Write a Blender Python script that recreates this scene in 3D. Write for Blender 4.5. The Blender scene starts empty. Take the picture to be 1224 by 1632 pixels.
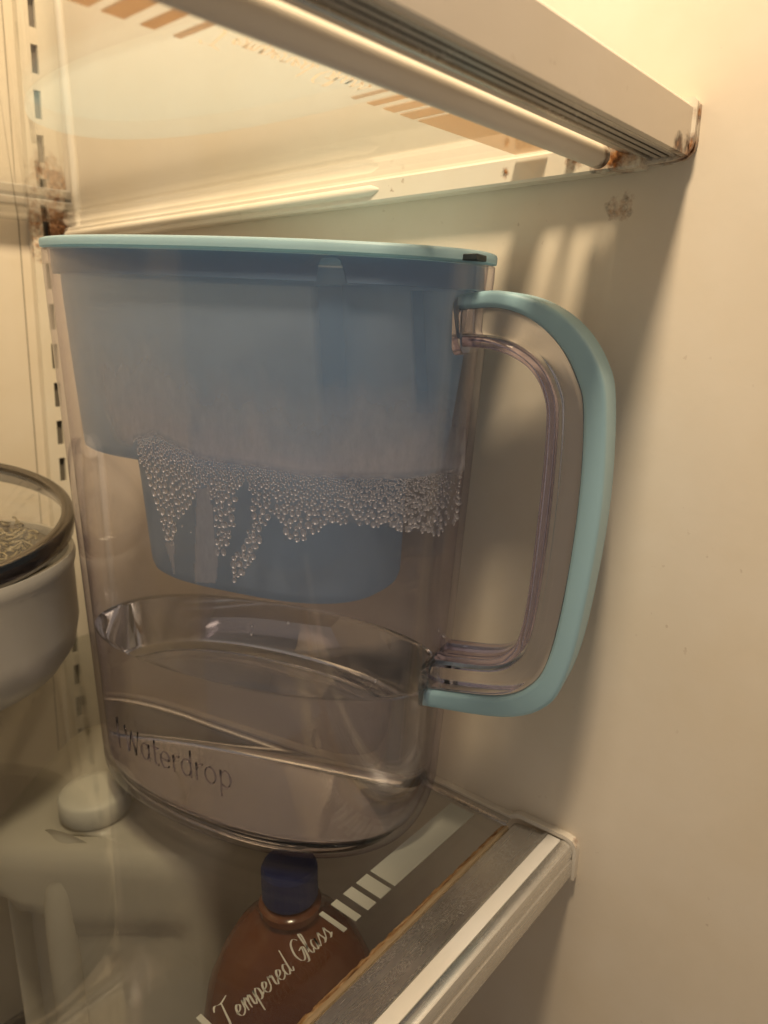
import bpy, bmesh, math, random
from mathutils import Vector, Matrix, noise as mnoise

random.seed(7)
U = 0.225                      # metres per layout unit (camera height above the lower shelf)
sc = bpy.context.scene
C = sc.collection

# ------------------------------------------------------------------ camera
cam_d = bpy.data.cameras.new('camera')
cam = bpy.data.objects.new('camera', cam_d); C.objects.link(cam)
R_ = Vector((0.6412, -0.7671, 0.0043)); U_ = Vector((0.1876, 0.1622, 0.9688)); F_ = Vector((0.7441, 0.6203, -0.2480))
m = Matrix((R_, U_, -F_)).transposed().to_4x4()
m.translation = Vector((0, 0, U))
cam.matrix_world = m
cam_d.sensor_fit = 'VERTICAL'; cam_d.sensor_height = 36.0; cam_d.lens = 36.0 * 1166 / 1632
cam_d.clip_start = 0.01; cam_d.clip_end = 50
cam_d.dof.use_dof = True; cam_d.dof.focus_distance = 1.2 * U; cam_d.dof.aperture_fstop = 13
sc.camera = cam

# ------------------------------------------------------------------ light
w = bpy.data.worlds.new('World'); sc.world = w; w.use_nodes = True
bg = w.node_tree.nodes['Background']
bg.inputs[0].default_value = (1.0, 0.85, 0.70, 1); bg.inputs[1].default_value = 0.235
ld = bpy.data.lights.new('fridge_lamp', 'AREA'); ld.shape = 'DISK'; ld.size = 0.12; ld.energy = 8.0; ld.color = (1.0, 0.79, 0.54)
lo = bpy.data.objects.new('fridge_lamp', ld); C.objects.link(lo); lo.location = (0.0 * U, 0.14 * U, 3.55 * U)
lo.rotation_euler = Vector((0.70, 0.58, -0.42)).to_track_quat('-Z', 'Y').to_euler()

sc.view_settings.view_transform = 'Standard'; sc.view_settings.look = 'None'
sc.view_settings.exposure = 0.0; sc.view_settings.gamma = 1.0; sc.view_settings.use_curve_mapping = False
cy = sc.cycles
cy.use_denoising = True; cy.max_bounces = 12; cy.transmission_bounces = 12; cy.glossy_bounces = 5; cy.diffuse_bounces = 3
cy.transparent_max_bounces = 24; cy.use_adaptive_sampling = True; cy.adaptive_threshold = 0.02; cy.sample_clamp_indirect = 6.0; cy.blur_glossy = 0.3

# ------------------------------------------------------------------ helpers
def V(x, y, z): return Vector((x * U, y * U, (z + 1) * U))      # layout units (z = 0 at camera height) to metres

def tag(o, label=None, cat=None, group=None, kind=None):
    if label: o['label'] = label
    if cat: o['category'] = cat
    if group: o['group'] = group
    if kind: o['kind'] = kind
    return o

def empty(name, loc, rz=0):
    o = bpy.data.objects.new(name, None); C.objects.link(o)
    o.location = loc; o.rotation_euler = (0, 0, rz); o.empty_display_size = 0.02
    return o

def obj(name, bm, mat, parent=None, smooth=False, angle=None):
    me = bpy.data.meshes.new(name)
    bmesh.ops.recalc_face_normals(bm, faces=bm.faces[:])
    bm.to_mesh(me); bm.free()
    if smooth:
        for p in me.polygons: p.use_smooth = True
        if angle:
            me.set_sharp_from_angle(angle=math.radians(angle))
    me.materials.append(mat)
    o = bpy.data.objects.new(name, me); C.objects.link(o)
    if parent: o.parent = parent
    return o

def box(bm, a, b, bev=0, seg=2):
    (x0, y0, z0), (x1, y1, z1) = a, b
    vs = [bm.verts.new(p) for p in ((x0,y0,z0),(x1,y0,z0),(x1,y1,z0),(x0,y1,z0),(x0,y0,z1),(x1,y0,z1),(x1,y1,z1),(x0,y1,z1))]
    fs = [bm.faces.new([vs[i] for i in q]) for q in ((3,2,1,0),(4,5,6,7),(0,1,5,4),(1,2,6,5),(2,3,7,6),(3,0,4,7))]
    if bev:
        es = list({e for f in fs for e in f.edges})
        bmesh.ops.bevel(bm, geom=es, offset=bev, segments=seg, affect='EDGES', profile=0.5)

def ubox(bm, a, b, bev=0, seg=2):
    box(bm, V(*a), V(*b), bev * U, seg)

def loft(bm, rings, cap0=False, cap1=False, closed=True):
    vr = [[bm.verts.new(p) for p in r] for r in rings]
    n = len(vr[0])
    for a, b in zip(vr, vr[1:]):
        for i in range(n if closed else n - 1):
            j = (i + 1) % n
            bm.faces.new((a[i], a[j], b[j], b[i]))
    if cap0: bm.faces.new(list(reversed(vr[0])))
    if cap1: bm.faces.new(vr[-1])
    return vr

def profile_x(bm, pts, x0, x1):
    """closed outline of (y, z) layout points swept along x"""
    loft(bm, [[V(x0, y, z) for y, z in pts], [V(x1, y, z) for y, z in pts]], True, True)

def profile_y(bm, pts, y0, y1):
    loft(bm, [[V(x, y0, z) for x, z in pts], [V(x, y1, z) for x, z in pts]], True, True)

def smooth_line(pts, n=6):
    out = []
    P = [pts[0]] + list(pts) + [pts[-1]]
    for i in range(1, len(P) - 2):
        p0, p1, p2, p3 = P[i-1], P[i], P[i+1], P[i+2]
        for k in range(n):
            t = k / n
            out.append(tuple(0.5 * ((2*b) + (-a + c) * t + (2*a - 5*b + 4*c - d) * t*t + (-a + 3*b - 3*c + d) * t**3) for a, b, c, d in zip(p0, p1, p2, p3)))
    out.append(tuple(pts[-1]))
    return out

def tube(bm, pts, r, seg=8):
    """round tube through Vectors"""
    rings = []
    for i, p in enumerate(pts):
        t = (pts[min(i + 1, len(pts) - 1)] - pts[max(i - 1, 0)]).normalized()
        a = Vector((0, 0, 1)) if abs(t.z) < 0.9 else Vector((1, 0, 0))
        u = t.cross(a).normalized(); v = t.cross(u)
        rr = r[i] if isinstance(r, (list, tuple)) else r
        rings.append([p + (u * math.cos(q) + v * math.sin(q)) * rr for q in [2 * math.pi * k / seg for k in range(seg)]])
    loft(bm, rings, True, True)

def lathe(bm, prof, seg=48, cap0=True, cap1=True, cx=0, cy=0):
    """prof: (radius, z) in metres"""
    loft(bm, [[Vector((cx + r * math.cos(2*math.pi*k/seg), cy + r * math.sin(2*math.pi*k/seg), z)) for k in range(seg)] for r, z in prof], cap0, cap1)

# ------------------------------------------------------------------ materials
def mat(name):
    m = bpy.data.materials.new(name); m.use_nodes = True
    nt = m.node_tree
    return m, nt, nt.nodes, nt.links, nt.nodes['Principled BSDF'], nt.nodes['Material Output']

def tc(N, L, scale=(1,1,1), kind='Object'):
    t = N.new('ShaderNodeTexCoord'); mp = N.new('ShaderNodeMapping'); mp.inputs['Scale'].default_value = scale
    L.new(t.outputs[kind], mp.inputs[0]); return mp.outputs[0]

def noise(N, L, vec, scale, detail=4, rough=0.55, dist=0):
    n = N.new('ShaderNodeTexNoise'); n.inputs['Scale'].default_value = scale; n.inputs['Detail'].default_value = detail
    n.inputs['Roughness'].default_value = rough; n.inputs['Distortion'].default_value = dist
    L.new(vec, n.inputs['Vector']); return n.outputs['Fac']

def ramp(N, L, fac, stops):
    r = N.new('ShaderNodeValToRGB')
    while len(r.color_ramp.elements) < len(stops): r.color_ramp.elements.new(0.5)
    for e, (p, c) in zip(r.color_ramp.elements, stops):
        e.position = p; e.color = c if len(c) == 4 else (*c, 1)
    L.new(fac, r.inputs[0]); return r.outputs[0]

def mixc(N, L, fac, a, b, blend='MIX'):
    mx = N.new('ShaderNodeMix'); mx.data_type = 'RGBA'; mx.blend_type = blend
    for s, v in ((mx.inputs[0], fac), (mx.inputs[6], a), (mx.inputs[7], b)):
        if hasattr(v, 'links'): L.new(v, s)
        elif isinstance(v, (int, float)): s.default_value = v
        else: s.default_value = (*v, 1)
    return mx.outputs[2]

def math_n(N, L, op, a, b=None, clamp=False):
    n = N.new('ShaderNodeMath'); n.operation = op; n.use_clamp = clamp
    for s, v in ((n.inputs[0], a), (n.inputs[1], b)):
        if v is None: continue
        if hasattr(v, 'links'): L.new(v, s)
        else: s.default_value = v
    return n.outputs[0]

def bump(N, L, bs, h, strength, dist=0.001):
    b = N.new('ShaderNodeBump'); b.inputs['Strength'].default_value = strength; b.inputs['Distance'].default_value = dist
    L.new(h, b.inputs['Height']); L.new(b.outputs[0], bs.inputs['Normal'])

def spots(N, L, centres):
    """sum of soft blobs (world metres) used as a mask for rust and grime"""
    g = N.new('ShaderNodeNewGeometry'); tot = None
    for c, r in centres:
        d = N.new('ShaderNodeVectorMath'); d.operation = 'DISTANCE'; d.inputs[1].default_value = V(*c)
        L.new(g.outputs['Position'], d.inputs[0])
        mr = N.new('ShaderNodeMapRange'); mr.inputs[1].default_value = 0; mr.inputs[2].default_value = r * U
        mr.inputs[3].default_value = 1; mr.inputs[4].default_value = 0
        L.new(d.outputs['Value'], mr.inputs[0])
        tot = mr.outputs[0] if tot is None else math_n(N, L, 'MAXIMUM', tot, mr.outputs[0])
    return tot

def enamel(name, col, rough=0.4, rusts=(), speck=0.0, bump_s=0.08, orange=False, amount=1.0):
    m, nt, N, L, b, out = mat(name)
    v = tc(N, L)
    g = N.new('ShaderNodeNewGeometry')
    n1 = noise(N, L, g.outputs['Position'], 14, 5)
    base = mixc(N, L, ramp(N, L, n1, [(0.35, (0,0,0)), (0.7, (1,1,1))]), col, tuple(c * f for c, f in zip(col, (0.93, 0.9, 0.84))))
    if speck:
        n2 = noise(N, L, g.outputs['Position'], 260, 2)
        n3 = noise(N, L, g.outputs['Position'], 30, 2)
        k = math_n(N, L, 'MULTIPLY', ramp(N, L, n2, [(0.69, (0,0,0)), (0.73, (1,1,1))]), ramp(N, L, n3, [(0.55, (0,0,0)), (0.65, (1,1,1))]))
        k = math_n(N, L, 'MULTIPLY', k, speck)
        base = mixc(N, L, k, base, (0.30, 0.17, 0.08))
    if rusts:
        s = math_n(N, L, 'MULTIPLY', spots(N, L, rusts), amount)
        n4 = noise(N, L, g.outputs['Position'], 150, 6, 0.65)
        k = math_n(N, L, 'ADD', s, math_n(N, L, 'MULTIPLY', math_n(N, L, 'SUBTRACT', n4, 0.5), 2.6))
        k = math_n(N, L, 'MULTIPLY', k, ramp(N, L, s, [(0.0, (0,0,0)), (0.2, (1,1,1))]))
        rc = ramp(N, L, noise(N, L, g.outputs['Position'], 420, 4), [(0.38, (0.02, 0.009, 0.004)), (0.55, (0.11, 0.042, 0.014)), (0.70, (0.33, 0.14, 0.05))] if not orange else [(0.34, (0.05, 0.02, 0.008)), (0.5, (0.28, 0.11, 0.035)), (0.68, (0.55, 0.30, 0.13))])
        kk = ramp(N, L, k, [(0.25, (0,0,0)), (0.85, (1,1,1))])
        base = mixc(N, L, kk, base, rc)
    L.new(base, b.inputs['Base Color'])
    b.inputs['Roughness'].default_value = rough
    bump(N, L, b, noise(N, L, g.outputs['Position'], 320, 3), bump_s, 0.0006)
    return m

def thin_glass(name, tint, ior=1.5, rough=0.0, smudge=0.0, haze=(0.8, 0.8, 0.8), edge=None):
    """thin clear sheet: straight-through transmission and a Fresnel reflection on each face"""
    m, nt, N, L, b, out = mat(name); N.remove(b)
    g = N.new('ShaderNodeNewGeometry')
    fr = N.new('ShaderNodeFresnel')
    i = math_n(N, L, 'ADD', math_n(N, L, 'MULTIPLY', g.outputs['Backfacing'], 1 / ior - ior), ior)
    L.new(i, fr.inputs['IOR'])
    tr = N.new('ShaderNodeBsdfTransparent'); tr.inputs[0].default_value = (*tint, 1)
    if edge:
        lw = N.new('ShaderNodeLayerWeight'); lw.inputs[0].default_value = 0.5
        L.new(mixc(N, L, math_n(N, L, 'POWER', lw.outputs['Facing'], 4.0), tint, edge), tr.inputs[0])
    gl = N.new('ShaderNodeBsdfGlossy'); gl.inputs['Roughness'].default_value = rough
    mx = N.new('ShaderNodeMixShader'); L.new(fr.outputs[0], mx.inputs[0]); L.new(tr.outputs[0], mx.inputs[1]); L.new(gl.outputs[0], mx.inputs[2])
    res = mx.outputs[0]
    if smudge:
        df = N.new('ShaderNodeBsdfDiffuse'); df.inputs[0].default_value = (*haze, 1)
        k = ramp(N, L, noise(N, L, g.outputs['Position'], 22, 5, 0.6, 0.6), [(0.4, (0,0,0)), (0.8, (1,1,1))])
        k = math_n(N, L, 'ADD', math_n(N, L, 'MULTIPLY', k, smudge), smudge * 0.35)
        m2 = N.new('ShaderNodeMixShader'); L.new(k, m2.inputs[0]); L.new(res, m2.inputs[1]); L.new(df.outputs[0], m2.inputs[2]); res = m2.outputs[0]
    L.new(res, out.inputs[0])
    return m

def glass(name, col, ior, rough=0.0):
    m, nt, N, L, b, out = mat(name)
    b.inputs['Base Color'].default_value = (*col, 1); b.inputs['Transmission Weight'].default_value = 1
    b.inputs['IOR'].default_value = ior; b.inputs['Roughness'].default_value = rough
    return m

def plastic(name, col, rough=0.4, sss=0.0, var=0.05):
    m, nt, N, L, b, out = mat(name)
    g = N.new('ShaderNodeNewGeometry')
    n1 = noise(N, L, g.outputs['Position'], 25, 5)
    L.new(mixc(N, L, n1, tuple(c * (1 - var) for c in col), tuple(min(1, c * (1 + var)) for c in col)), b.inputs['Base Color'])
    b.inputs['Roughness'].default_value = rough
    if sss:
        b.inputs['Subsurface Weight'].default_value = sss; b.inputs['Subsurface Radius'].default_value = (0.01, 0.01, 0.01)
    bump(N, L, b, noise(N, L, g.outputs['Position'], 700, 2), 0.05, 0.0003)
    return m

M = {}
M['wall'] = enamel('cream_liner', (0.84, 0.76, 0.64), 0.42, speck=0.25, orange=True, amount=0.50,
                   rusts=[((1.197, 0.510, 0.185), 0.038), ((1.197, 0.70, 0.17), 0.010)])
M['wall_back'] = enamel('cream_liner_back', (0.80, 0.71, 0.57), 0.45)
M['bracket'] = enamel('white_bracket_paint', (0.82, 0.76, 0.66), 0.35, speck=0.6, orange=True,
                      rusts=[((1.155, 0.505, 0.245), 0.055), ((1.15, 0.53, 0.262), 0.03), ((1.18, 0.415, 0.25), 0.05), ((1.19, 0.41, 0.30), 0.03), ((1.155, 0.575, 0.25), 0.022), ((1.155, 0.70, 0.25), 0.016),
                             ((1.10, 2.19, 0.32), 0.09), ((1.19, 0.49, -0.98), 0.02)])
M['track'] = enamel('white_track_paint', (0.80, 0.73, 0.60), 0.4, orange=True, rusts=[((1.150, 2.20, 0.29), 0.17), ((1.145, 2.20, 0.40), 0.11)])
M['rod'] = enamel('white_rod_paint', (0.80, 0.74, 0.66), 0.35, rusts=[((1.135, 0.515, 0.24), 0.035)])

def metal(name, col, rough, along=(1, 1, 1), scuff=0.5):
    m, nt, N, L, b, out = mat(name)
    g = N.new('ShaderNodeNewGeometry')
    mp = N.new('ShaderNodeMapping'); mp.inputs['Scale'].default_value = along; L.new(g.outputs['Position'], mp.inputs[0])
    fine = noise(N, L, mp.outputs[0], 500, 4, 0.6)
    big = noise(N, L, g.outputs['Position'], 34, 4)
    curl = noise(N, L, g.outputs['Position'], 130, 3, 0.6, 4.0)
    k = math_n(N, L, 'MULTIPLY', ramp(N, L, curl, [(0.485, (0,0,0)), (0.5, (1,1,1)), (0.515, (0,0,0))]), ramp(N, L, big, [(0.42, (0,0,0)), (0.58, (1,1,1))]))
    k = math_n(N, L, 'MULTIPLY', k, scuff)
    L.new(mixc(N, L, k, mixc(N, L, big, tuple(c * 0.82 for c in col), tuple(min(1, c * 1.15) for c in col)), (0.92, 0.88, 0.80)), b.inputs['Base Color'])
    L.new(math_n(N, L, 'SUBTRACT', 0.95, math_n(N, L, 'MULTIPLY', k, 0.6)), b.inputs['Metallic'])
    r = math_n(N, L, 'ADD', math_n(N, L, 'MULTIPLY', fine, 0.10), rough - 0.04)
    L.new(math_n(N, L, 'ADD', r, math_n(N, L, 'MULTIPLY', k, 0.3)), b.inputs['Roughness'])
    bump(N, L, b, math_n(N, L, 'ADD', math_n(N, L, 'MULTIPLY', fine, 0.25), k), 0.08, 0.0003)
    return m
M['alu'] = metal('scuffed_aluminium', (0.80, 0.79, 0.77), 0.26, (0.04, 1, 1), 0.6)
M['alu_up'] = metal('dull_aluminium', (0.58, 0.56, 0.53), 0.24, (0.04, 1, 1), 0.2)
M['steel'] = plastic('dark_steel', (0.17, 0.155, 0.14), 0.16); M['steel'].node_tree.nodes['Principled BSDF'].inputs['Metallic'].default_value = 1.0
M['strip'] = enamel('white_inlay', (0.90, 0.88, 0.84), 0.45)
M['lip'] = enamel('painted_front_lip', (0.80, 0.72, 0.62), 0.38, rusts=[((1.17, 0.405, 0.25), 0.03), ((1.13, 0.405, 0.245), 0.025)], speck=0.3)

m, nt, N, L, b, out = mat('rusty_seam'); M['seam'] = m
g = N.new('ShaderNodeNewGeometry'); mp = N.new('ShaderNodeMapping'); mp.inputs['Scale'].default_value = (0.22, 1, 1); L.new(g.outputs['Position'], mp.inputs[0])
n1 = noise(N, L, mp.outputs[0], 620, 6, 0.75)
L.new(ramp(N, L, n1, [(0.30, (0.025, 0.012, 0.005)), (0.42, (0.20, 0.085, 0.025)), (0.52, (0.48, 0.28, 0.12)), (0.65, (0.66, 0.50, 0.32))]), b.inputs['Base Color'])
b.inputs['Roughness'].default_value = 0.6; bump(N, L, b, n1, 0.6, 0.001)

M['shelf_glass'] = thin_glass('shelf_glass', (0.94, 0.945, 0.93), 1.5, 0.03, 0.006)
M['jug_wall'] = thin_glass('clear_pitcher_plastic', (0.972, 0.964, 0.982), 1.55, 0.02, 0.012, (0.75, 0.72, 0.78), (0.66, 0.60, 0.72))
M['clear'] = glass('clear_acrylic', (0.97, 0.95, 0.975), 1.49)
M['emboss'] = glass('embossed_plastic', (0.66, 0.62, 0.70), 1.33)
M['edge'] = glass('lilac_edge_acrylic', (0.80, 0.70, 0.84), 1.49)
M['bead'] = glass('water_bead', (0.99, 0.99, 0.99), 1.333, 0.04)
_nt = M['bead'].node_tree; _g = _nt.nodes.new('ShaderNodeBsdfGlossy'); _g.inputs['Roughness'].default_value = 0.36; _g.inputs[0].default_value = (0.95, 0.95, 0.95, 1)
_m = _nt.nodes.new('ShaderNodeMixShader'); _m.inputs[0].default_value = 0.40
_t = _nt.nodes.new('ShaderNodeBsdfTransparent'); _m0 = _nt.nodes.new('ShaderNodeMixShader'); _m0.inputs[0].default_value = 0.5
_nt.links.new(_nt.nodes['Principled BSDF'].outputs[0], _m0.inputs[1]); _nt.links.new(_t.outputs[0], _m0.inputs[2])
_nt.links.new(_m0.outputs[0], _m.inputs[1]); _nt.links.new(_g.outputs[0], _m.inputs[2]); _nt.links.new(_m.outputs[0], _nt.nodes['Material Output'].inputs[0])
M['water'] = glass('water', (0.99, 0.99, 0.985), 1.333)
M['lid'] = plastic('mint_lid_plastic', (0.42, 0.66, 0.72), 0.42)
M['grip'] = plastic('mint_grip_plastic', (0.38, 0.60, 0.69), 0.40)
M['bead_tan'] = enamel('tan_sealant', (0.50, 0.38, 0.24), 0.4)
M['slot'] = plastic('dark_channel', (0.17, 0.145, 0.11), 0.7)  # dull dark brown backing behind the track slots
M['floor'] = plastic('smoked_drawer_cover', (0.22, 0.18, 0.14), 0.35)
M['groove'] = plastic('liner_groove', (0.25, 0.20, 0.14), 0.6)
M['dark'] = plastic('dark_gap', (0.02, 0.03, 0.035), 0.6)

def translucent(name, col, alpha, rough=0.35, tl=0.45, through=None):
    """tinted see-through plastic: some light passes straight, some is scattered through"""
    m, nt, N, L, b, out = mat(name)
    g = N.new('ShaderNodeNewGeometry')
    n1 = noise(N, L, g.outputs['Position'], 40, 4)
    c = mixc(N, L, n1, tuple(x * 0.93 for x in col), tuple(min(1, x * 1.06) for x in col))
    L.new(c, b.inputs['Base Color']); b.inputs['Roughness'].default_value = rough
    t = N.new('ShaderNodeBsdfTranslucent')
    if through: t.inputs[0].default_value = (*through, 1)
    else: L.new(c, t.inputs[0])
    m1 = N.new('ShaderNodeMixShader'); m1.inputs[0].default_value = tl; L.new(b.outputs[0], m1.inputs[1]); L.new(t.outputs[0], m1.inputs[2])
    p = N.new('ShaderNodeBsdfTransparent'); p.inputs[0].default_value = (*[min(1, x * 0.5 + 0.5) for x in col], 1)
    m2 = N.new('ShaderNodeMixShader'); m2.inputs[0].default_value = alpha; L.new(m1.outputs[0], m2.inputs[1]); L.new(p.outputs[0], m2.inputs[2])
    L.new(m2.outputs[0], out.inputs[0])
    return m
M['print'] = translucent('white_print', (0.72, 0.73, 0.66), 0.0, 0.5, 0.35)
M['print_backlit'] = translucent('backlit_print', (0.74, 0.70, 0.60), 0.0, 0.5, 0.5, (0.90, 0.68, 0.45))  # same ink as the lower print; warmth of light through it put in colour
M['lid'] = translucent('mint_lid_plastic', (0.52, 0.72, 0.80), 0.0, 0.42, 0.35)
M['hopper'] = translucent('blue_hopper_plastic', (0.58, 0.75, 0.93), 0.24, 0.30, 0.45)
M['dark_band'] = translucent('dark_band_film', (0.28, 0.48, 0.70), 0.66, 0.35, 0.3)  # tint for the added bands that imitate dark gaps between reflections
_nt = M['dark_band'].node_tree; _at = _nt.nodes.new('ShaderNodeAttribute'); _at.attribute_name = 'band_tone'
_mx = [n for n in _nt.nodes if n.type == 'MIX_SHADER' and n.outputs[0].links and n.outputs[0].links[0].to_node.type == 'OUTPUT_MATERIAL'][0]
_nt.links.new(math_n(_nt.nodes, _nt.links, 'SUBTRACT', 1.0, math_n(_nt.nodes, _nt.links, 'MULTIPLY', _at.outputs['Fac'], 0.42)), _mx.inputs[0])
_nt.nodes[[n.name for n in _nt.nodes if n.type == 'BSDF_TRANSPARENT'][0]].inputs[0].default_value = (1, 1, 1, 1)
M['band'] = translucent('blue_rim_plastic', (0.36, 0.56, 0.76), 0.15)
M['milk'] = translucent('milky_plastic', (0.72, 0.67, 0.57), 0.0, 0.35, 0.4)
M['cap_white'] = plastic('white_cap', (0.60, 0.57, 0.49), 0.5)
M['blue_cap'] = plastic('navy_cap', (0.004, 0.012, 0.085), 0.5)
M['amber'] = plastic('amber_bottle', (0.15, 0.052, 0.020), 0.16, 0, 0.2)
M['pot'] = enamel('white_enamel', (0.48, 0.455, 0.42), 0.3)
M['lid_glass'] = thin_glass('pot_lid_glass', (0.9, 0.88, 0.82), 1.5, 0.05, 0.12)
M['food'] = plastic('pale_shreds', (0.30, 0.25, 0.15), 0.30, 0, 0.35)
M['broth'] = plastic('dark_broth', (0.06, 0.045, 0.025), 0.3)
M['knob'] = plastic('white_knob', (0.78, 0.72, 0.66), 0.3)

# ------------------------------------------------------------------ setting: refrigerator liner
WX, BY = 1.197, 2.23
bm = bmesh.new()
# right wall with a rounded back corner, as one sheet with thickness outwards
pts = [(WX, -1.6), (WX, BY - 0.05)] + [(WX - 0.05 * (1 - math.cos(a)), BY - 0.05 + 0.05 * math.sin(a)) for a in [math.pi / 2 * k / 6 for k in range(1, 4)]]
outer = [(WX + 0.12, pts[-1][1]), (WX + 0.12, -1.6)]
loft(bm, [[V(x, y, -2.4) for x, y in pts + outer], [V(x, y, 3.2) for x, y in pts + outer]], True, True)
tag(obj('wall_right', bm, M['wall'], None, True, 40), kind='structure')
bm = bmesh.new()
c3 = [(WX - 0.05 * (1 - math.cos(a)), BY - 0.05 + 0.05 * math.sin(a)) for a in [math.pi / 2 * k / 6 for k in range(3, 7)]]
pb = c3 + [(-1.6, BY), (-1.6, BY + 0.12), (WX + 0.12, BY + 0.12), (WX + 0.12, c3[0][1])]
loft(bm, [[V(x, y, -2.4) for x, y in pb], [V(x, y, 3.2) for x, y in pb]], True, True)
wb = tag(obj('wall_back', bm, M['wall_back'], None, True, 40), kind='structure')
def lean(bm):          # the back liner and its track lean a little towards the wall at the top
    for v in bm.verts: v.co.x += 0.038 * (v.co.z - U) - 0.0125 * U
bm = bmesh.new(); ubox(bm, (1.040, BY - 0.002, -2.2), (1.042, BY + 0.002, 3.1)); lean(bm); obj('seam', bm, M['groove'], wb)
bm = bmesh.new(); ubox(bm, (-1.6, -0.4, -2.36), (WX, BY, -2.28), 0.01); tag(obj('floor', bm, M['floor']), kind='structure')

bm = bmesh.new(); tube(bm, [V(1.190, 2.172, z) for z in (-2.2, 0, 1.5, 3.1)], .013 * U, 14); obj('corner_bead', bm, M['bracket'], bpy.data.objects['wall_right'], True, 60)
# slotted shelf track beside the corner
tr = empty('shelf_track', V(1.10, BY, -1.9)); tag(tr, 'slotted white shelf track with rust on the back wall beside the corner', 'shelf track')
def to(o, root):           # meshes are written in world metres; keep that when parenting under an Empty
    o.parent = root
    o.matrix_parent_inverse = root.matrix_basis.inverted() if root.parent is None else Matrix()
    return o
def wobj(name, bm, mt, root, smooth=False, angle=None): return to(obj(name, bm, mt, None, smooth, angle), root)
bm = bmesh.new()
x0, x1, s0, s1 = 1.068, 1.175, 1.098, 1.118
ya, yb = BY - 0.028, BY - 0.018
ubox(bm, (x0, ya, -1.9), (s0, yb, 2.6)); ubox(bm, (s1, ya, -1.9), (x1, yb, 2.6))
z = -1.9
while z < 2.6:
    ubox(bm, (s0, ya + 0.0005, z), (s1, yb - 0.0005, min(z + 0.042, 2.6))); z += 0.115
ubox(bm, (x0, yb, -1.9), (x0 + 0.012, BY, 2.6)); ubox(bm, (x1 - 0.012, yb, -1.9), (x1, BY, 2.6))
lean(bm); wobj('slotted_plate', bm, M['track'], tr)
bm = bmesh.new(); ubox(bm, (x0 + 0.013, BY - 0.010, -1.9), (x1 - 0.013, BY - 0.001, 2.6)); lean(bm); wobj('channel', bm, M['slot'], tr)

# ------------------------------------------------------------------ lettering printed on both shelf panes
GL = {
 'T': (0.72, [[(.02,.80),(.16,.97),(.42,.90),(.80,1.02)], [(.46,.93),(.38,.5),(.30,.10),(.16,.0),(.04,.10)]]),
 'e': (0.40, [[(0,.18),(.2,.24),(.3,.38),(.21,.47),(.09,.35),(.06,.15),(.15,.01),(.29,.04),(.42,.18)]]),
 'm': (0.60, [[(0,.18),(.07,.42),(.11,.43),(.08,0)], [(.08,.2),(.2,.45),(.27,.42),(.25,0)], [(.26,.2),(.38,.45),(.45,.42),(.43,.06),(.5,0),(.60,.16)]]),
 'p': (0.42, [[(0,.18),(.09,.45),(.0,-.40)], [(.06,.22),(.2,.47),(.32,.38),(.29,.1),(.16,0),(.06,.08)], [(.28,.08),(.42,.17)]]),
 'r': (0.40, [[(0,.18),(.11,.5),(.14,.41),(.27,.45),(.22,.1),(.29,0),(.40,.16)]]),
 'd': (0.48, [[(.3,.38),(.18,.47),(.05,.3),(.06,.05),(.17,0),(.3,.2)], [(.46,1.02),(.33,.35),(.30,.06),(.38,0),(.48,.14)]]),
 'G': (0.64, [[(.6,.84),(.46,1.0),(.22,.86),(.06,.42),(.15,.06),(.33,.06),(.48,.34),(.53,.5)], [(.33,.45),(.6,.5),(.52,.12),(.40,-.12),(.25,-.1)]]),
 'l': (0.30, [[(0,.14),(.2,.6),(.27,.95),(.17,.97),(.1,.4),(.12,.05),(.2,.01),(.30,.15)]]),
 'a': (0.44, [[(.3,.38),(.18,.47),(.05,.3),(.06,.05),(.16,0),(.28,.2),(.33,.44),(.28,.08),(.34,0),(.44,.15)]]),
 's': (0.38, [[(0,.14),(.2,.52),(.22,.38),(.28,.14),(.18,0),(.04,.06)], [(.2,.01),(.38,.15)]]),
 ' ': (0.34, [])}
def lettering_bm(text, ox, oy, z, sx, sy, pen=0.062):
    bm = bmesh.new(); x = 0; lift = 0
    for ch in text:
        adv, strokes = GL[ch]
        for st in strokes:
            P = smooth_line(st, 6)
            L_, R2 = [], []
            for k, (px, py) in enumerate(P):
                taper = 0.55 + 0.45 * math.sin(math.pi * k / (len(P) - 1))
                hx, hy = pen * 0.60 * taper, pen * 0.42 * taper
                qx = x + px + 0.22 * py
                zz = z + 0.0012 + lift * 0.00002
                L_.append(V(ox + (qx - hx) * sx, oy + (py + hy) * sy, zz)); R2.append(V(ox + (qx + hx) * sx, oy + (py - hy) * sy, zz))
            loft(bm, [L_, R2], closed=False); lift += 1
        x += adv
    return bm

def print_pane(pane, mt, oy, z):
    y0, y1 = 0.707 + oy, 0.766 + oy
    bars = [(0.883, 1.149), (0.843, 0.873), (0.808, 0.831), (0.776, 0.791), (0.746, 0.755)]
    bars += [(0.488, 0.497), (0.452, 0.467), (0.412, 0.435), (0.37, 0.40), (0.09, 0.36)]
    for a, b in bars:
        bm = bmesh.new(); ubox(bm, (a, y0, z + 0.0006), (b, y1, z + 0.0022)); wobj('printed_bar', bm, mt, pane)
    wobj('printed_lettering', lettering_bm('Tempered Glass', 0.504, 0.716 + oy, z, 0.0362, 0.046), mt, pane)

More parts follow.
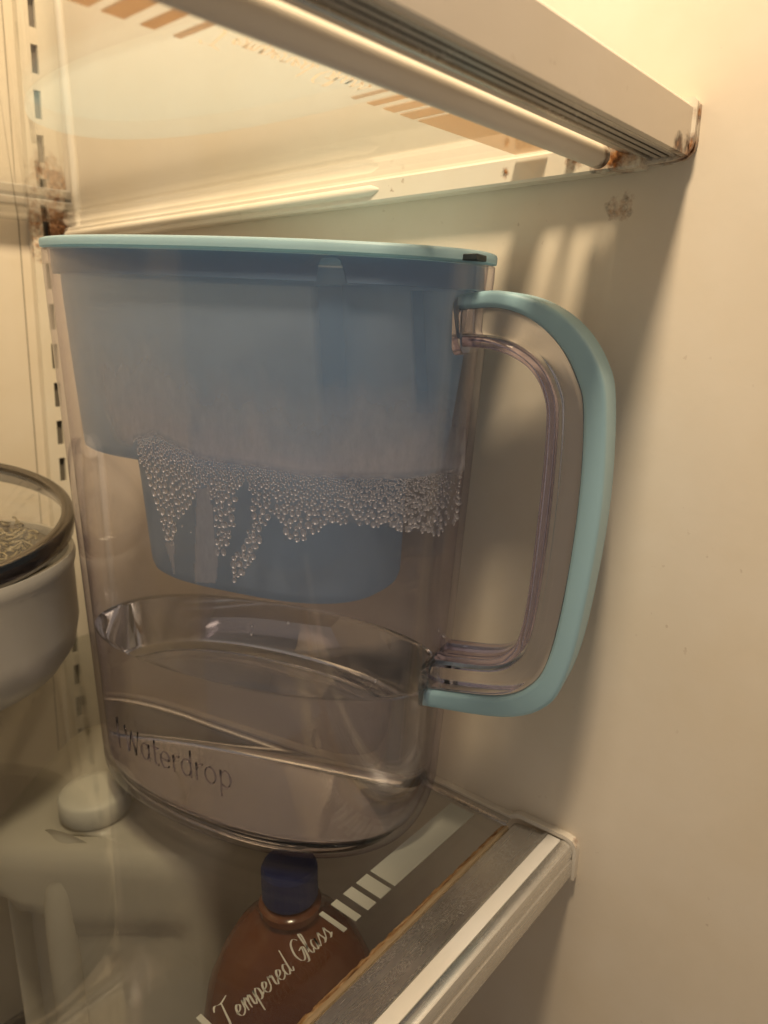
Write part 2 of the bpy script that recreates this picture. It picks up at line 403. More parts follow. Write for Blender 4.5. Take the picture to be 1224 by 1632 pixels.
# ------------------------------------------------------------------ upper shelf
zg = 0.272
us = empty('glass_shelf', V(0.6, 0.41, 0.236)); tag(us, 'upper glass shelf seen from below, with round white rod and rusted bracket end', 'shelf', 'glass shelves')
bm = bmesh.new(); ubox(bm, (-0.9, 0.490, zg), (1.172, 2.14, zg + 0.018), 0.002, 1)
pane = wobj('glass_pane', bm, M['shelf_glass'], us)
def part_of(pane):
    return pane
class _S: pass
def wchild(o, par, root):   # sub-part: parent is a part that itself sits in world metres
    o.parent = par; o.matrix_parent_inverse = root.matrix_basis.inverted() @ Matrix()
    return o
_w = wobj
def wobj(name, bm, mt, root, smooth=False, angle=None):
    o = obj(name, bm, mt, None, smooth, angle); o.parent = root
    top = root
    while top.parent: top = top.parent
    if root is top: o.matrix_parent_inverse = root.matrix_basis.inverted()
    else: o.matrix_parent_inverse = Matrix()      # the part already lies in world metres
    return o
print_pane(pane, M['print_backlit'], -0.087, zg)
bm = bmesh.new()   # front lip plate
profile_x(bm, [(0.405, 0.240), (0.405, 0.304), (0.409, 0.309), (0.417, 0.309), (0.419, 0.304), (0.419, 0.252), (0.415, 0.240)], -0.9, 1.173)
wobj('front_lip', bm, M['lip'], us, True, 35)
bm = bmesh.new()   # ribbed channel behind it
pr = [(0.4195, 0.262), (0.4195, 0.246)]
for k in range(3):
    yb_ = 0.4215 + k * 0.0115
    pr += [(yb_, 0.242), (yb_ + 0.004, 0.240), (yb_ + 0.0075, 0.242), (yb_ + 0.0085, 0.255), (yb_ + 0.0105, 0.255)]
pr += [(0.458, 0.240), (0.462, 0.240), (0.462, 0.262)]
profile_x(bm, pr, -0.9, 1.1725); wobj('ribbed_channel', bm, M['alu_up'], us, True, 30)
bm = bmesh.new(); profile_x(bm, [(0.4625, 0.250), (0.496, 0.252), (0.503, 0.258), (0.503, 0.2712), (0.4625, 0.2712)], -0.9, 1.172); wobj('support_ledge', bm, M['bracket'], us)
bm = bmesh.new()   # round rod
tube(bm, [V(-0.9 + 2.035 * k / 8, 0.523, 0.247) for k in range(9)], 0.0168 * U, 20)
bmesh.ops.bevel(bm, geom=[e for e in bm.edges if abs(e.verts[0].co.x - e.verts[1].co.x) < 1e-6 and e.verts[0].co.x > 1.13 * U], offset=0.003 * U, segments=2, affect='EDGES')
wobj('support_rod', bm, M['rod'], us, True, 40)
bm = bmesh.new(); profile_x(bm, [(0.568, 0.2712), (0.570, 0.266), (0.578, 0.264), (0.583, 0.267), (0.584, 0.2712)], -0.9, 1.172); wobj('sealing_bead', bm, M['rod'], us, True, 40)
bm = bmesh.new()   # side bracket: flange under the pane and flat web on the wall, one pressed ridge
sec = [(1.1965, 0.236), (1.1965, 0.318), (1.190, 0.318), (1.188, 0.312), (1.188, 0.2715), (1.158, 0.2715), (1.155, 0.268), (1.155, 0.234), (1.158, 0.230), (1.190, 0.230)]
profile_y(bm, sec, 0.47, 2.19)
wobj('side_bracket', bm, M['bracket'], us, True, 35)
bm = bmesh.new()   # ridge pressed along the bracket
tube(bm, [V(1.1565, y, 0.2515) for y in (0.98, 1.0, 1.3, 1.7, 2.18)], [0.003 * U, 0.010 * U, 0.010 * U, 0.010 * U, 0.010 * U], 14)
wobj('pressed_ridge', bm, M['bracket'], us, True, 50)
bm = bmesh.new()   # upturned end of the bracket round the lip
out_ = [(0.47, 0.236), (0.43, 0.2365), (0.412, 0.240), (0.402, 0.250), (0.399, 0.262), (0.399, 0.312), (0.404, 0.318), (0.47, 0.318)]
loft(bm, [[V(1.1735, y, z) for y, z in out_], [V(1.1795, y, z) for y, z in out_]], True, True)
loft(bm, [[V(1.1885, y + 0.001, z - 0.001) for y, z in out_], [V(1.1965, y + 0.001, z - 0.001) for y, z in out_]], True, True)
out2 = [(y + 0.006, z + (0.005 if z < 0.25 else -0.004)) for y, z in out_]
loft(bm, [[V(1.1795, y, z) for y, z in out2], [V(1.1885, y, z) for y, z in out2]], True, True)
wobj('bracket_end', bm, M['bracket'], us, True, 35)
bm = bmesh.new()   # back rail
ubox(bm, (-0.9, 2.135, 0.343), (1.158, 2.165, 0.366), 0.003); ubox(bm, (-0.9, 2.132, 0.312), (1.160, 2.165, 0.334), 0.003)
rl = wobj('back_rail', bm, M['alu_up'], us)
bm = bmesh.new(); ubox(bm, (-0.9, 2.136, 0.3338), (1.154, 2.166, 0.3432)); wobj('rail_gap_shade', bm, M['dark'], rl)  # dark box between the two bars, the gap's shade put into its colour

# ------------------------------------------------------------------ lower shelf
ls = empty('glass_shelf', V(0.6, 0.5, -1.06)); tag(ls, 'lower glass shelf with white script lettering, aluminium front edge and rusty seam', 'shelf', 'glass shelves')
bm = bmesh.new(); ubox(bm, (-0.9, 0.632, -1.018), (1.162, 2.20, -1.0), 0.002, 1)
pane = wobj('glass_pane', bm, M['shelf_glass'], ls)
print_pane(pane, M['print'], 0, -1.0)
bm = bmesh.new()   # aluminium front profile
profile_x(bm, [(0.628, -1.022), (0.628, -0.9975), (0.622, -0.9925), (0.606, -0.990), (0.560, -0.985), (0.5545, -0.982), (0.5515, -0.982), (0.5505, -0.986), (0.5215, -0.986), (0.5205, -0.982), (0.512, -0.9815),
                (0.501, -0.986), (0.497, -0.995), (0.4985, -1.012), (0.501, -1.014), (0.497, -1.017), (0.496, -1.050), (0.498, -1.056), (0.505, -1.058), (0.515, -1.052), (0.515, -1.022)], -0.9, 1.176)
wobj('front_profile', bm, M['alu'], ls, True, 30)
bm = bmesh.new(); ubox(bm, (-0.9, 0.5225, -0.9855), (1.175, 0.5497, -0.9820), 0.0006, 1); wobj('white_inlay_strip', bm, M['strip'], ls)
bm = bmesh.new()   # tan sealing bead with a ragged rust line behind it
profile_x(bm, [(0.6275, -0.9985), (0.6275, -0.9935), (0.630, -0.9915), (0.634, -0.9920), (0.637, -0.9950), (0.638, -0.9990)], -0.6, 1.154)
wobj('sealing_bead', bm, M['bead_tan'], ls, True, 50)
bm = bmesh.new(); rows = []
for k in range(700):
    x = -0.6 + 1.752 * k / 699
    a = 0.0032 * mnoise.noise(Vector((x * 70, 0, 0))) + 0.002 * mnoise.noise(Vector((x * 260, 3, 0))); h = 0.0012 * mnoise.noise(Vector((x * 300, 9, 0)))
    rows.append([V(x, 0.6345, -0.9945), V(x, 0.637, -0.9932 + h), V(x, 0.6415 + a * .5, -0.9955 + h), V(x, 0.6455 + a, -0.9990)])
loft(bm, rows, closed=False); wobj('rusty_seam', bm, M['seam'], ls, True)
bm = bmesh.new()   # rail along the wall, stepping up over the profile and down its front
def rail(pts, x0, x1): 
    lofts = [[V(x0, y, z) for y, z in pts], [V(x1, y, z) for y, z in pts]]
    loft(bm, lofts, True, True)
top_ = [(2.2, -0.986), (0.655, -0.986), (0.640, -0.984), (0.630, -0.976), (0.622, -0.972), (0.515, -0.972), (0.500, -0.976), (0.492, -0.986), (0.490, -1.0), (0.491, -1.062)]
bot_ = [(0.497, -1.062), (0.498, -1.0), (0.504, -0.985), (0.517, -0.981), (0.618, -0.981), (0.634, -0.990), (0.66, -1.02), (2.2, -1.02)]
rail(top_ + bot_, 1.1775, 1.1835)
rail([(y + (0.002 if y < 0.5 else 0), z - 0.003) for y, z in top_] + bot_[:-2] + [(0.66, -1.024), (2.2, -1.024)], 1.1835, 1.1966)
wobj('wall_rail', bm, M['bracket'], ls, True, 30)
bm = bmesh.new(); rr = [[V(x, y, z) for x, z in ((1.160, -0.9985), (1.163, -0.993), (1.170, -0.990), (1.177, -0.9905))] for y in (0.636, 1.0, 1.5, 2.2)]
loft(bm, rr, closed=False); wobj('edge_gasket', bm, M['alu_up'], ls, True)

# ------------------------------------------------------------------ water filter pitcher
TH = -1.339
P0 = V(0.939, 1.115, -1)
wp = empty('water_pitcher', P0, TH); tag(wp, 'clear oval water filter pitcher with mint lid and handle on the lower glass shelf', 'pitcher')
def dims(z):
    s = (z + 1) / 1.139
    q = max(0.0, min(1.0, (-0.86 - z) / 0.14))
    return 0.43 + 0.038 * s, 0.380 + 0.095 * s - 0.038 * q * q, 0.210 + 0.006 * s
NSEG = 160
def LP(X, Y, z): return Vector((X * U, Y * U, (z + 1) * U))     # pitcher-local point
def oval(z, inset=0.0, dl=0.0, dr=0.0, db=0.0, slope=None, n=NSEG):
    aL, aR, b = dims(z); aL -= inset + dl; aR -= inset + dr; b -= inset + db
    out = []
    for k in range(n):
        t = 2 * math.pi * k / n; c, s = math.cos(t), math.sin(t)
        e = 2.14 if c > 0 else 2.318
        X = (aR if c > 0 else aL) * math.copysign(abs(c) ** (2 / e), c); Y = b * math.copysign(abs(s) ** (2 / 2.23), s)
        out.append((X, Y, z + (slope * X if slope else 0)))
    return out
def ring(*a, **k): return [LP(*p) for p in oval(*a, **k)]
def front_y(X, z, inset=0.0):
    aL, aR, b = dims(z); a = (aR if X > 0 else aL) - inset; b -= inset
    e = 2.14 if X > 0 else 2.318
    q = max(0.0, 1 - abs(X / a) ** e)
    return -b * q ** (1 / 2.23)
SL = -0.057
ZT = 0.118            # rim height at X = 0
WT = 0.012
bm = bmesh.new()
zs_o = [(-1.0, .030), (-.998, .018), (-.992, .009), (-.982, .003), (-.968, 0), (-.95, 0), (-.93, 0), (-.905, 0)] + [(-.968 + k * 0.0905, 0) for k in range(1, 12)]
rings = [ring(z, i) for z, i in zs_o] + [ring(ZT - 0.02, 0, slope=SL), ring(ZT, 0.001, slope=SL), ring(ZT + 0.001, WT, slope=SL), ring(ZT - 0.02, WT, slope=SL)]
rings += [ring(z, WT) for z in [-.968 + k * 0.0905 for k in range(11, 0, -1)]] + [ring(-.905, WT), ring(-.93, WT), ring(-.955, WT), ring(-.962, WT + .004), ring(-.968, WT + .016), ring(-.970, WT + .03)]
loft(bm, rings, True, True)
body = obj('body', bm, M['jug_wall'], wp, True, 50)
bm = bmesh.new()      # thick clear foot under the floor
loft(bm, [ring(-.9985, .036), ring(-.9955, .026), ring(-.9915, .024), ring(-.9775, .022), ring(-.9740, .026), ring(-.9725, .034), ring(-.9735, .046), ring(-.9800, .054), ring(-.9805, .064), ring(-.9745, .072), ring(-.9735, .09)], True, True)
obj('thick_base', bm, M['clear'], body, True, 60)
bm = bmesh.new()      # ribs under the base, seen through it
for rr_, zz in ((.07, -.9968),):
    pass
bm.free()

# handle: clear bar with mint grip on its outer side
outer_p = smooth_line([(.436,.046),(.50,.052),(.565,.036),(.62,.0),(.658,-.052),(.676,-.115),(.681,-.27),(.668,-.43),(.648,-.555),(.616,-.628),(.54,-.668),(.388,-.684)], 5)
mid_q = smooth_line([(.436,.020),(.497,.022),(.548,.006),(.594,-.032),(.624,-.082),(.637,-.135),(.638,-.27),(.626,-.43),(.607,-.54),(.578,-.595),(.520,-.628),(.392,-.645)], 5)
mid_p = [(a[0] * .85 + b[0] * .15, a[1] * .85 + b[1] * .15) for a, b in zip(mid_q, outer_p)]
inner_p = smooth_line([(.440,-.034),(.485,-.037),(.523,-.048),(.556,-.070),(.577,-.105),(.584,-.150),(.581,-.27),(.571,-.43),(.560,-.510),(.542,-.545),(.505,-.565),(.410,-.575)], 5)
def bar(bm, A, B, wid, rnd):
    rings = []
    for (ax, az), (bx, bz) in zip(A, B):
        d = Vector((bx - ax, bz - az)); ln = d.length; d = d / ln; r = min(rnd, ln * 0.45)
        sec = []
        for (du, sv) in ((0, -1), (0, 1), (1, 1), (1, -1)):
            pass
        def pt(u, y): return LP(ax + d.x * u, y, az + d.y * u)
        for a0, (cu, cyy) in zip((180, 270, 0, 90), ((r, -wid + r), (ln - r, -wid + r), (ln - r, wid - r), (r, wid - r))):
            for q in range(4):
                a = math.radians(a0 + 30 * q)
                sec.append(pt(cu + r * math.cos(a), cyy + r * math.sin(a)))
        rings.append(sec)
    loft(bm, rings, True, True)
handle = None
inner2 = [(i[0] * .68 + m_[0] * .32, i[1] * .68 + m_[1] * .32) for i, m_ in zip(inner_p, mid_p)]
bm = bmesh.new(); bar(bm, [(x * .997 + m_[0] * .003, z * .997 + m_[1] * .003) for (x, z), m_ in zip(mid_p, inner_p)], inner2, .040, .010)
handle = obj('clear_handle', bm, M['clear'], wp, True, 60)
bm = bmesh.new()       # thick rounded inner edge
edge_in = []; edge_out = []
for k in range(len(inner_p)):
    i, m_ = Vector(inner_p[k]), Vector(mid_p[k]); dd = (m_ - i).normalized()
    edge_in.append(tuple(i)); edge_out.append(tuple(i + dd * .017))
bar(bm, edge_out, edge_in, .037, .008); obj('inner_edge', bm, M['edge'], handle, True, 60)
bm = bmesh.new(); bar(bm, outer_p, mid_p, .046, .008)
obj('grip', bm, M['grip'], handle, True, 60)
bm = bmesh.new()      # clear mounting plates on the body
aR_t = dims(0.0)[1]; 
bar(bm, [(.428, .044), (.442, .044)], [(.428, -.048), (.442, -.044)], .047, .02); obj('mounting_plate', bm, M['clear'], handle, True, 60)
bm = bmesh.new(); bar(bm, [(.385, -.60), (.402, -.585)], [(.376, -.69), (.394, -.684)], .047, .02); obj('mounting_plate', bm, M['clear'], handle, True, 60)

# lid
bm = bmesh.new()
loft(bm, [ring(ZT + .0025, .006, slope=SL), ring(ZT + .004, -.001, slope=SL), ring(ZT + .008, -.0012, slope=SL), ring(ZT + .015, -.001, slope=SL), ring(ZT + .0185, .001, slope=SL), ring(ZT + .0200, .005, slope=SL), ring(ZT + .0205, .05, slope=SL), ring(ZT + .020, .10, slope=SL)], True, True)
lid = obj('lid', bm, M['lid'], wp, True, 60)
bm = bmesh.new(); box(bm, LP(.452, -.075, ZT - .026 + .0030), LP(.476, -.030, ZT - .026 + .012), .001 * U, 1); obj('lid_slot', bm, M['dark'], lid)

# hopper: tray, rim band with a notch, cartridge cup
hp = []
zt_h = ZT - 0.004
def hring(z, inset, slope=None): return [LP(*p) for p in oval(z, inset, dl=(0.006 - (inset - .024) if inset < .052 else -.02), dr=0.004, db=0.008, slope=slope)]
bm = bmesh.new()
loft(bm, [hring(zt_h, .024, SL), hring(.04, .026), hring(-.06, .032), hring(-.16, .039), hring(-.232, .0455), hring(-.248, .049), hring(-.255, .060), hring(-.257, .09)], False, True)
hopper = obj('hopper', bm, M['hopper'], wp, True, 50)
bm = bmesh.new()      # rim band
n = 480; lowr, upr = [], []
for (X, Y, z) in oval(0.09, 0.0155, dl=.002, n=n):
    zl_ = 0.076 - 0.05 * X
    if Y < 0:
        q = (X - 0.276) / 0.021
        if abs(q) < 1: zl_ += 0.036 * (1 - abs(q) ** 5) ** 0.5
    lowr.append((X, Y, zl_)); upr.append((X, Y, ZT - 0.001 + SL * X))
loft(bm, [[LP(x, y, z) for x, y, z in upr], [LP(x, y, z) for x, y, z in lowr], [LP(x * .985, y * .965, z) for x, y, z in lowr], [LP(x * .985, y * .965, z) for x, y, z in upr]])
obj('rim_band', bm, M['band'], hopper, True, 40)
def tray_y(X, z):
    T = [(.112, .024), (.04, .026), (-.06, .032), (-.16, .039), (-.232, .0455)]
    for (z0, i0), (z1, i1) in zip(T, T[1:]):
        if z >= z1: ins = i0 + (i1 - i0) * (z0 - z) / (z0 - z1); break
    else: ins = .0455
    aL, aR, bb = dims(z); q = max(0.0, 1 - abs(X / (aR - ins - .004)) ** 2.14)
    return -(bb - ins - .008) * q ** (1 / 2.23)
for xa, xb in ((.234, .345), (.378, .416)):     # added sheets on the tray front; dark bands between reflections put in colour
    bm = bmesh.new(); lay = bm.verts.layers.float.new('band_tone'); rows = []
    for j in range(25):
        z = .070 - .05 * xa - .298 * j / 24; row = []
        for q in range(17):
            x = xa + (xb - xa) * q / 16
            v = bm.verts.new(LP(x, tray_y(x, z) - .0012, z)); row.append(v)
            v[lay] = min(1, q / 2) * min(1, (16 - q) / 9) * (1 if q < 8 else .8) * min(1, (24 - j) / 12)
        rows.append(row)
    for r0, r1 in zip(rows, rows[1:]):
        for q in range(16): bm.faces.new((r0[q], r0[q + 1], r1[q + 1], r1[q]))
    obj('painted_dark_band', bm, M['dark_band'], hopper, True)
bm = bmesh.new()      # cup for the filter cartridge
def cup(z, s, hy):
    out = []
    for k in range(96):
        t = 2 * math.pi * k / 96; c, sn = math.cos(t), math.sin(t)
        X = .034 + .268 * s * math.copysign(abs(c) ** (2 / 3.0), c)
        Y = hy * math.copysign(abs(sn) ** (2 / 2.6), sn)
        lim = abs(front_y(X, max(z, -.25), .052))
        out.append(LP(X, max(-lim, min(lim, Y)), z))
    return out
loft(bm, [cup(-.215, 1.03, .170), cup(-.25, 1.03, .166), cup(-.30, 1.02, .162), cup(-.42, .995, .156), cup(-.465, .985, .153), cup(-.480, .965, .149), cup(-.488, .92, .14), cup(-.491, .8, .12)], True, True)
obj('cartridge_cup', bm, M['hopper'], hopper, True, 50)
bm = bmesh.new()      # cartridge standing inside the cup
lathe(bm, [(.0, -.252), (.085, -.252), (.09, -.26), (.085, -.44), (.08, -.45), (0, -.45)], 40)
for v in bm.verts: v.co = LP(v.co.x + .10, v.co.y, v.co.z)
obj('filter_cartridge', bm, M['lid'], hopper, True, 40)

# embossed name
WL = {
 'W': (.95, [[(0,1),(.22,0),(.45,.9),(.68,0),(.9,1)]]), 'a': (.62, [[(.45,.55),(.25,.66),(.05,.5),(.03,.2),(.2,0),(.38,.08),(.47,.3)], [(.47,.66),(.47,0)]]),
 't': (.42, [[(.15,.95),(.15,.15),(.22,0),(.34,.02)], [(0,.66),(.34,.66)]]), 'e': (.6, [[(.04,.35),(.48,.35),(.42,.58),(.25,.66),(.06,.5),(.04,.2),(.2,0),(.45,.1)]]),
 'r': (.42, [[(.06,.66),(.06,0)], [(.06,.4),(.18,.6),(.36,.66)]]), 'd': (.64, [[(.47,1.05),(.47,0)], [(.45,.55),(.25,.66),(.05,.5),(.03,.2),(.2,0),(.38,.08),(.46,.25)]]),
 'o': (.62, [[(.25,.66),(.04,.5),(.04,.17),(.25,0),(.46,.17),(.46,.5),(.25,.66)]]), 'p': (.62, [[(.06,.66),(.06,-.35)], [(.06,.45),(.25,.66),(.46,.5),(.47,.2),(.3,0),(.1,.1)]])}
bm = bmesh.new()
def surf(X, z): return LP(X, front_y(X, z) - 0.0006, z)
tube(bm, [surf(-.250, z) for z in (-.802, -.83, -.85, -.874)], .0022 * U, 6)
x = 0; kx, kz = .052, .056
for ch in 'Waterdrop':
    adv, st = WL[ch]
    for s_ in st:
        P = smooth_line(s_, 3) if len(s_) > 2 and ch != 'W' else s_
        if len(s_) == 2: P = [(s_[0][0] + (s_[1][0] - s_[0][0]) * q / 3, s_[0][1] + (s_[1][1] - s_[0][1]) * q / 3) for q in range(4)]
        tube(bm, [surf(-.222 + (x + a) * kx, -.865 + b * kz + (x * .0012)) for a, b in P], .0019 * U, 6)
    x += adv * 1.08
obj('embossed_lettering', bm, M['emboss'], body, True)

# water inside the pitcher
dw = empty('drinking_water', P0, TH); tag(dw, 'clear water filling the bottom third of the pitcher', 'water')
ZW = -.652
bm = bmesh.new()
wi = WT + .0015
rw = [ring(-.966, wi + .03), ring(-.9645, wi + .014), ring(-.959, wi + .005), ring(-.953, wi)] + [ring(z, wi) for z in (-.945, -.925, -.90, -.85, -.80, -.75, -.70, ZW - .006)]
rw += [ring(ZW + .003, wi), ring(ZW + .0005, wi + .006), ring(ZW, wi + .016)]
rw[0] = ring(-.9665, wi + .03)
loft(bm, rw, True, True)
obj('water_body', bm, M['water'], dw, True, 50)

# ------------------------------------------------------------------ condensation on the inside of the front wall
IN = WT + .0008
DROP = [(-.127,-.202),(-.069,-.186),(.04,-.222),(.139,-.226),(.226,-.236),(.305,-.238),(.375,-.238),(.421,-.236),(.434,-.246),(.431,-.29),(.429,-.327),(.415,-.346),(.373,-.327),(.302,-.318),(.254,-.323),(.222,-.349),(.189,-.353),(.187,-.324),(.168,-.311),(.15,-.338),(.137,-.373),(.109,-.422),(.089,-.436),(.085,-.407),(.126,-.346),(.133,-.279),(.12,-.253),(.1,-.271),(.094,-.327),(.068,-.398),(.056,-.388),(.058,-.297),(.042,-.276),(.029,-.266),(.006,-.302),(-.03,-.341),(-.044,-.39),(-.06,-.393),(-.077,-.312),(-.102,-.257)]
def inside(x, y, poly):
    r = False; n = len(poly)
    for i in range(n):
        (x0, y0), (x1, y1) = poly[i], poly[i - 1]
        if (y0 > y) != (y1 > y) and x < (x1 - x0) * (y - y0) / (y1 - y0) + x0: r = not r
    return r
def top_edge(x):
    P = DROP[:9]
    for (a, b), (c, d) in zip(P, P[1:]):
        if a <= x <= c: return b + (d - b) * (x - a) / (c - a)
    return -.24
drops = []; cell = {}
for tries in range(60000):
    x = random.uniform(-.14, .435); z = random.uniform(-.44, -.18)
    jx = .006 * mnoise.noise(Vector((x * 55, z * 55, 4))) + .004 * mnoise.noise(Vector((x * 160, z * 160, 8))); jz = .008 * mnoise.noise(Vector((x * 50, z * 50, 11)))
    if not inside(x + jx, z + jz, DROP): continue
    if mnoise.noise(Vector((x * 38, z * 30, 21))) > .52: continue
    dpt = max(0, top_edge(x) - z)
    r = (0.0017 + 0.0043 * min(1, dpt / .080)) * random.uniform(.6, 1.2)
    if random.random() < .03 * min(1, dpt / .04): r *= random.uniform(1.3, 1.9)
    # arc stretch near the right end
    ok = True; ci, cj = int(x / .012), int(z / .012)
    aR = dims(z)[1] - IN
    k = 1 / max(.35, math.sqrt(max(0, 1 - (x / aR) ** 2))) if x > 0 else 1
    for i in (-1, 0, 1):
        for j in (-1, 0, 1):
            for (a, b, s, _) in cell.get((ci + i, cj + j), ()):
                if ((a - x) * k) ** 2 + (b - z) ** 2 < (0.93 * (r + s)) ** 2: ok = False; break
    if ok:
        cell.setdefault((ci, cj), []).append((x, z, r, k)); drops.append((x, z, r, k))
drops += [(.121,-.345,.0032,1), (.135,-.318,.003,1), (.11,-.39,.0028,1), (.102,-.405,.0045,1), (.088,-.432,.002,1), (.128,-.372,.0025,1), (-.02,-.352,.002,1), (.0,-.36,.0018,1), (.19,-.505,.003,1), (.12,-.52,.002,1), (.118,-.535,.003,1), (.405,-.54,.003,1.2), (.41,-.556,.0035,1.2), (.33,-.61,.003,1)]
bm = bmesh.new()
for x, z, r, k in drops:
    Y = front_y(x, z, IN); e = .002
    tx = Vector((2 * e, front_y(x + e, z, IN) - front_y(x - e, z, IN), 0)).normalized()
    nrm = Vector((-tx.y, tx.x, 0))          # towards the inside of the pitcher
    if nrm.y < 0: nrm = -nrm
    c0 = Vector((x, Y, z)); tops = None; prev = None; seg = 8
    e2 = random.uniform(-.12, .22)
    for a, (rad, hh) in enumerate(((1.0, 0.0), (.93, .26), (.72, .46), (.38, .58))):
        cur = []
        for q in range(seg):
            t = 2 * math.pi * q / seg
            p = c0 + tx * (math.cos(t) * rad * r * (1 - e2)) + Vector((0, 0, 1)) * (math.sin(t) * rad * r * (1 + e2)) + nrm * (hh * r)
            cur.append(bm.verts.new(LP(*p)))
        if prev:
            for q in range(seg): bm.faces.new((prev[q], prev[(q + 1) % seg], cur[(q + 1) % seg], cur[q]))
        prev = cur
    tp = bm.verts.new(LP(*(c0 + nrm * (.62 * r))))
    for q in range(seg): bm.faces.new((prev[q], prev[(q + 1) % seg], tp))
cd = empty('condensation', P0, TH); tag(cd, 'fog and water beads on the inside of the pitcher front', 'condensation', kind='stuff')
o = obj('water_beads', bm, M['bead'], cd, True, 60); o['kind'] = 'stuff'

# fog film with its own density per point
ST1 = [(.019,-.278),(.049,-.275),(.056,-.411),(.049,-.450),(0.0,-.455)]
ST2 = [(-.065,-.388),(-.041,-.39),(-.047,-.449)]
bm = bmesh.new(); lay = bm.verts.layers.float.new('fog')
nx, nz = 190, 170; X0, X1, Z0, Z1 = -.30, .440, -.46, .02
grid = []
for j in range(nz + 1):
    row = []
    z = Z0 + (Z1 - Z0) * j / nz
    for i in range(nx + 1):
        x = X0 + (X1 - X0) * i / nx
        v = bm.verts.new(LP(x, front_y(x, z, IN + .0004), z)); f = 0
        te = top_edge(x) if x > -.127 else -.21
        if z > te - .01:
            h = (z - te) / .16
            wob = .35 * mnoise.noise(Vector((x * 7, z * 5, 1))) + .2 * mnoise.noise(Vector((x * 40, z * 14, 3)))
            left = min(1, max(0, (x + .19 + (z + .20) * .55 * 1.0) / .05))
            f = max(0, min(1, 1.0 - h + wob)) * .85 * left * min(1, max(0, (z - te + .012) / .02))
        if inside(x, z, DROP): f = max(f, .16)
        if inside(x, z, ST1) or inside(x, z, ST2): f = .55
        v[lay] = f; row.append(v)
    grid.append(row)
for j in range(nz):
    for i in range(nx):
        q = (grid[j][i], grid[j][i + 1], grid[j + 1][i + 1], grid[j + 1][i])
        if max(v[lay] for v in q) > 0.004: bm.faces.new(q)
bmesh.ops.delete(bm, geom=[v for v in bm.verts if not v.link_faces], context='VERTS')
m, nt, N, L, b, out = mat('fog_film'); N.remove(b)
at = N.new('ShaderNodeAttribute'); at.attribute_name = 'fog'
g = N.new('ShaderNodeNewGeometry'); mp = N.new('ShaderNodeMapping'); mp.inputs['Scale'].default_value = (1, 1, .4); L.new(g.outputs['Position'], mp.inputs[0])
k = math_n(N, L, 'MULTIPLY', at.outputs['Fac'], math_n(N, L, 'ADD', math_n(N, L, 'MULTIPLY', noise(N, L, mp.outputs[0], 380, 4, .7), .7), .62), True)
df = N.new('ShaderNodeBsdfDiffuse'); df.inputs[0].default_value = (.80, .79, .80, 1)
tl = N.new('ShaderNodeBsdfTranslucent'); tl.inputs[0].default_value = (.80, .79, .80, 1)
ad = N.new('ShaderNodeMixShader'); ad.inputs[0].default_value = .5; L.new(df.outputs[0], ad.inputs[1]); L.new(tl.outputs[0], ad.inputs[2])
tp = N.new('ShaderNodeBsdfTransparent')
mx = N.new('ShaderNodeMixShader'); L.new(k, mx.inputs[0]); L.new(tp.outputs[0], mx.inputs[1]); L.new(ad.outputs[0], mx.inputs[2]); L.new(mx.outputs[0], out.inputs[0])
o = obj('fog_film', bm, m, cd, True); o['kind'] = 'stuff'

# ------------------------------------------------------------------ pot at the left
pc = (.49, 1.80)
pt = empty('cooking_pot', V(pc[0], pc[1], -1)); tag(pt, 'white pot with dark steel rim and tilted glass lid, left of the pitcher', 'pot')
def PZ(z): return (z + 1) * U
bm = bmesh.new()
RP = .355
lathe(bm, [(.09*U, 0.001), (.11*U, 0.001), (.105*U, PZ(-.90)), (.14*U, PZ(-.835)), (.26*U, PZ(-.815)), (.31*U, PZ(-.785)), (.342*U, PZ(-.74)), (RP*U, PZ(-.68)), (RP*U, PZ(-.55)), ((RP+.004)*U, PZ(-.54)), ((RP+.007)*U, PZ(-.52)), ((RP+.004)*U, PZ(-.508)), ((RP-.006)*U, PZ(-.508)), ((RP-.012)*U, PZ(-.52)), ((RP-.012)*U, PZ(-.70)), (.25*U, PZ(-.78)), (.05*U, PZ(-.79))], 64)
obj('pot_body', bm, M['pot'], pt, True, 45)
bm = bmesh.new()      # contents: surface and shreds
loft(bm, [[Vector((r*U*math.cos(2*math.pi*k/60), r*U*math.sin(2*math.pi*k/60), PZ(-.515 + .045*(1-r/RP) + .012*mnoise.noise(Vector((r*9*math.cos(k*.1047), r*9*math.sin(k*.1047), 2)))))) for k in range(60)] for r in (.318,.28,.23,.17,.1,.04)], False, True)
obj('contents', bm, M['broth'], pt, True)
bm = bmesh.new()
for i in range(520):
    a = random.uniform(0, 2*math.pi); r = math.sqrt(random.random()) * .27
    x, y = r*math.cos(a), r*math.sin(a); z = -.515 + .045*(1-r/RP) + random.uniform(.0, .03)
    th = random.uniform(0, math.pi); ln = random.uniform(.02, .05); cv = random.uniform(-.02, .02)
    pts = []
    for k in range(5):
        s = k / 4 - .5
        pts.append(Vector(((x + s*ln*math.cos(th) - cv*(1-4*s*s)*math.sin(th))*U, (y + s*ln*math.sin(th) + cv*(1-4*s*s)*math.cos(th))*U, PZ(z + .008*math.sin(3*s+i)))))
    tube(bm, pts, random.uniform(.0022, .0038)*U, 5)
o = obj('shreds', bm, M['food'], pt, True); o['kind'] = 'stuff'
ldp = empty('pot_lid', V(pc[0], pc[1], -.418)); tag(ldp, 'glass pot lid with dark rim and white knob, tilted on the pot', 'lid')
ldp.rotation_euler = Matrix.Rotation(math.radians(-11), 3, Vector((0.968, -0.25, 0))).to_euler()
ldp.rotation_euler = Matrix.Rotation(math.radians(11), 3, Vector((0.968, -0.25, 0))).to_euler()
bm = bmesh.new()
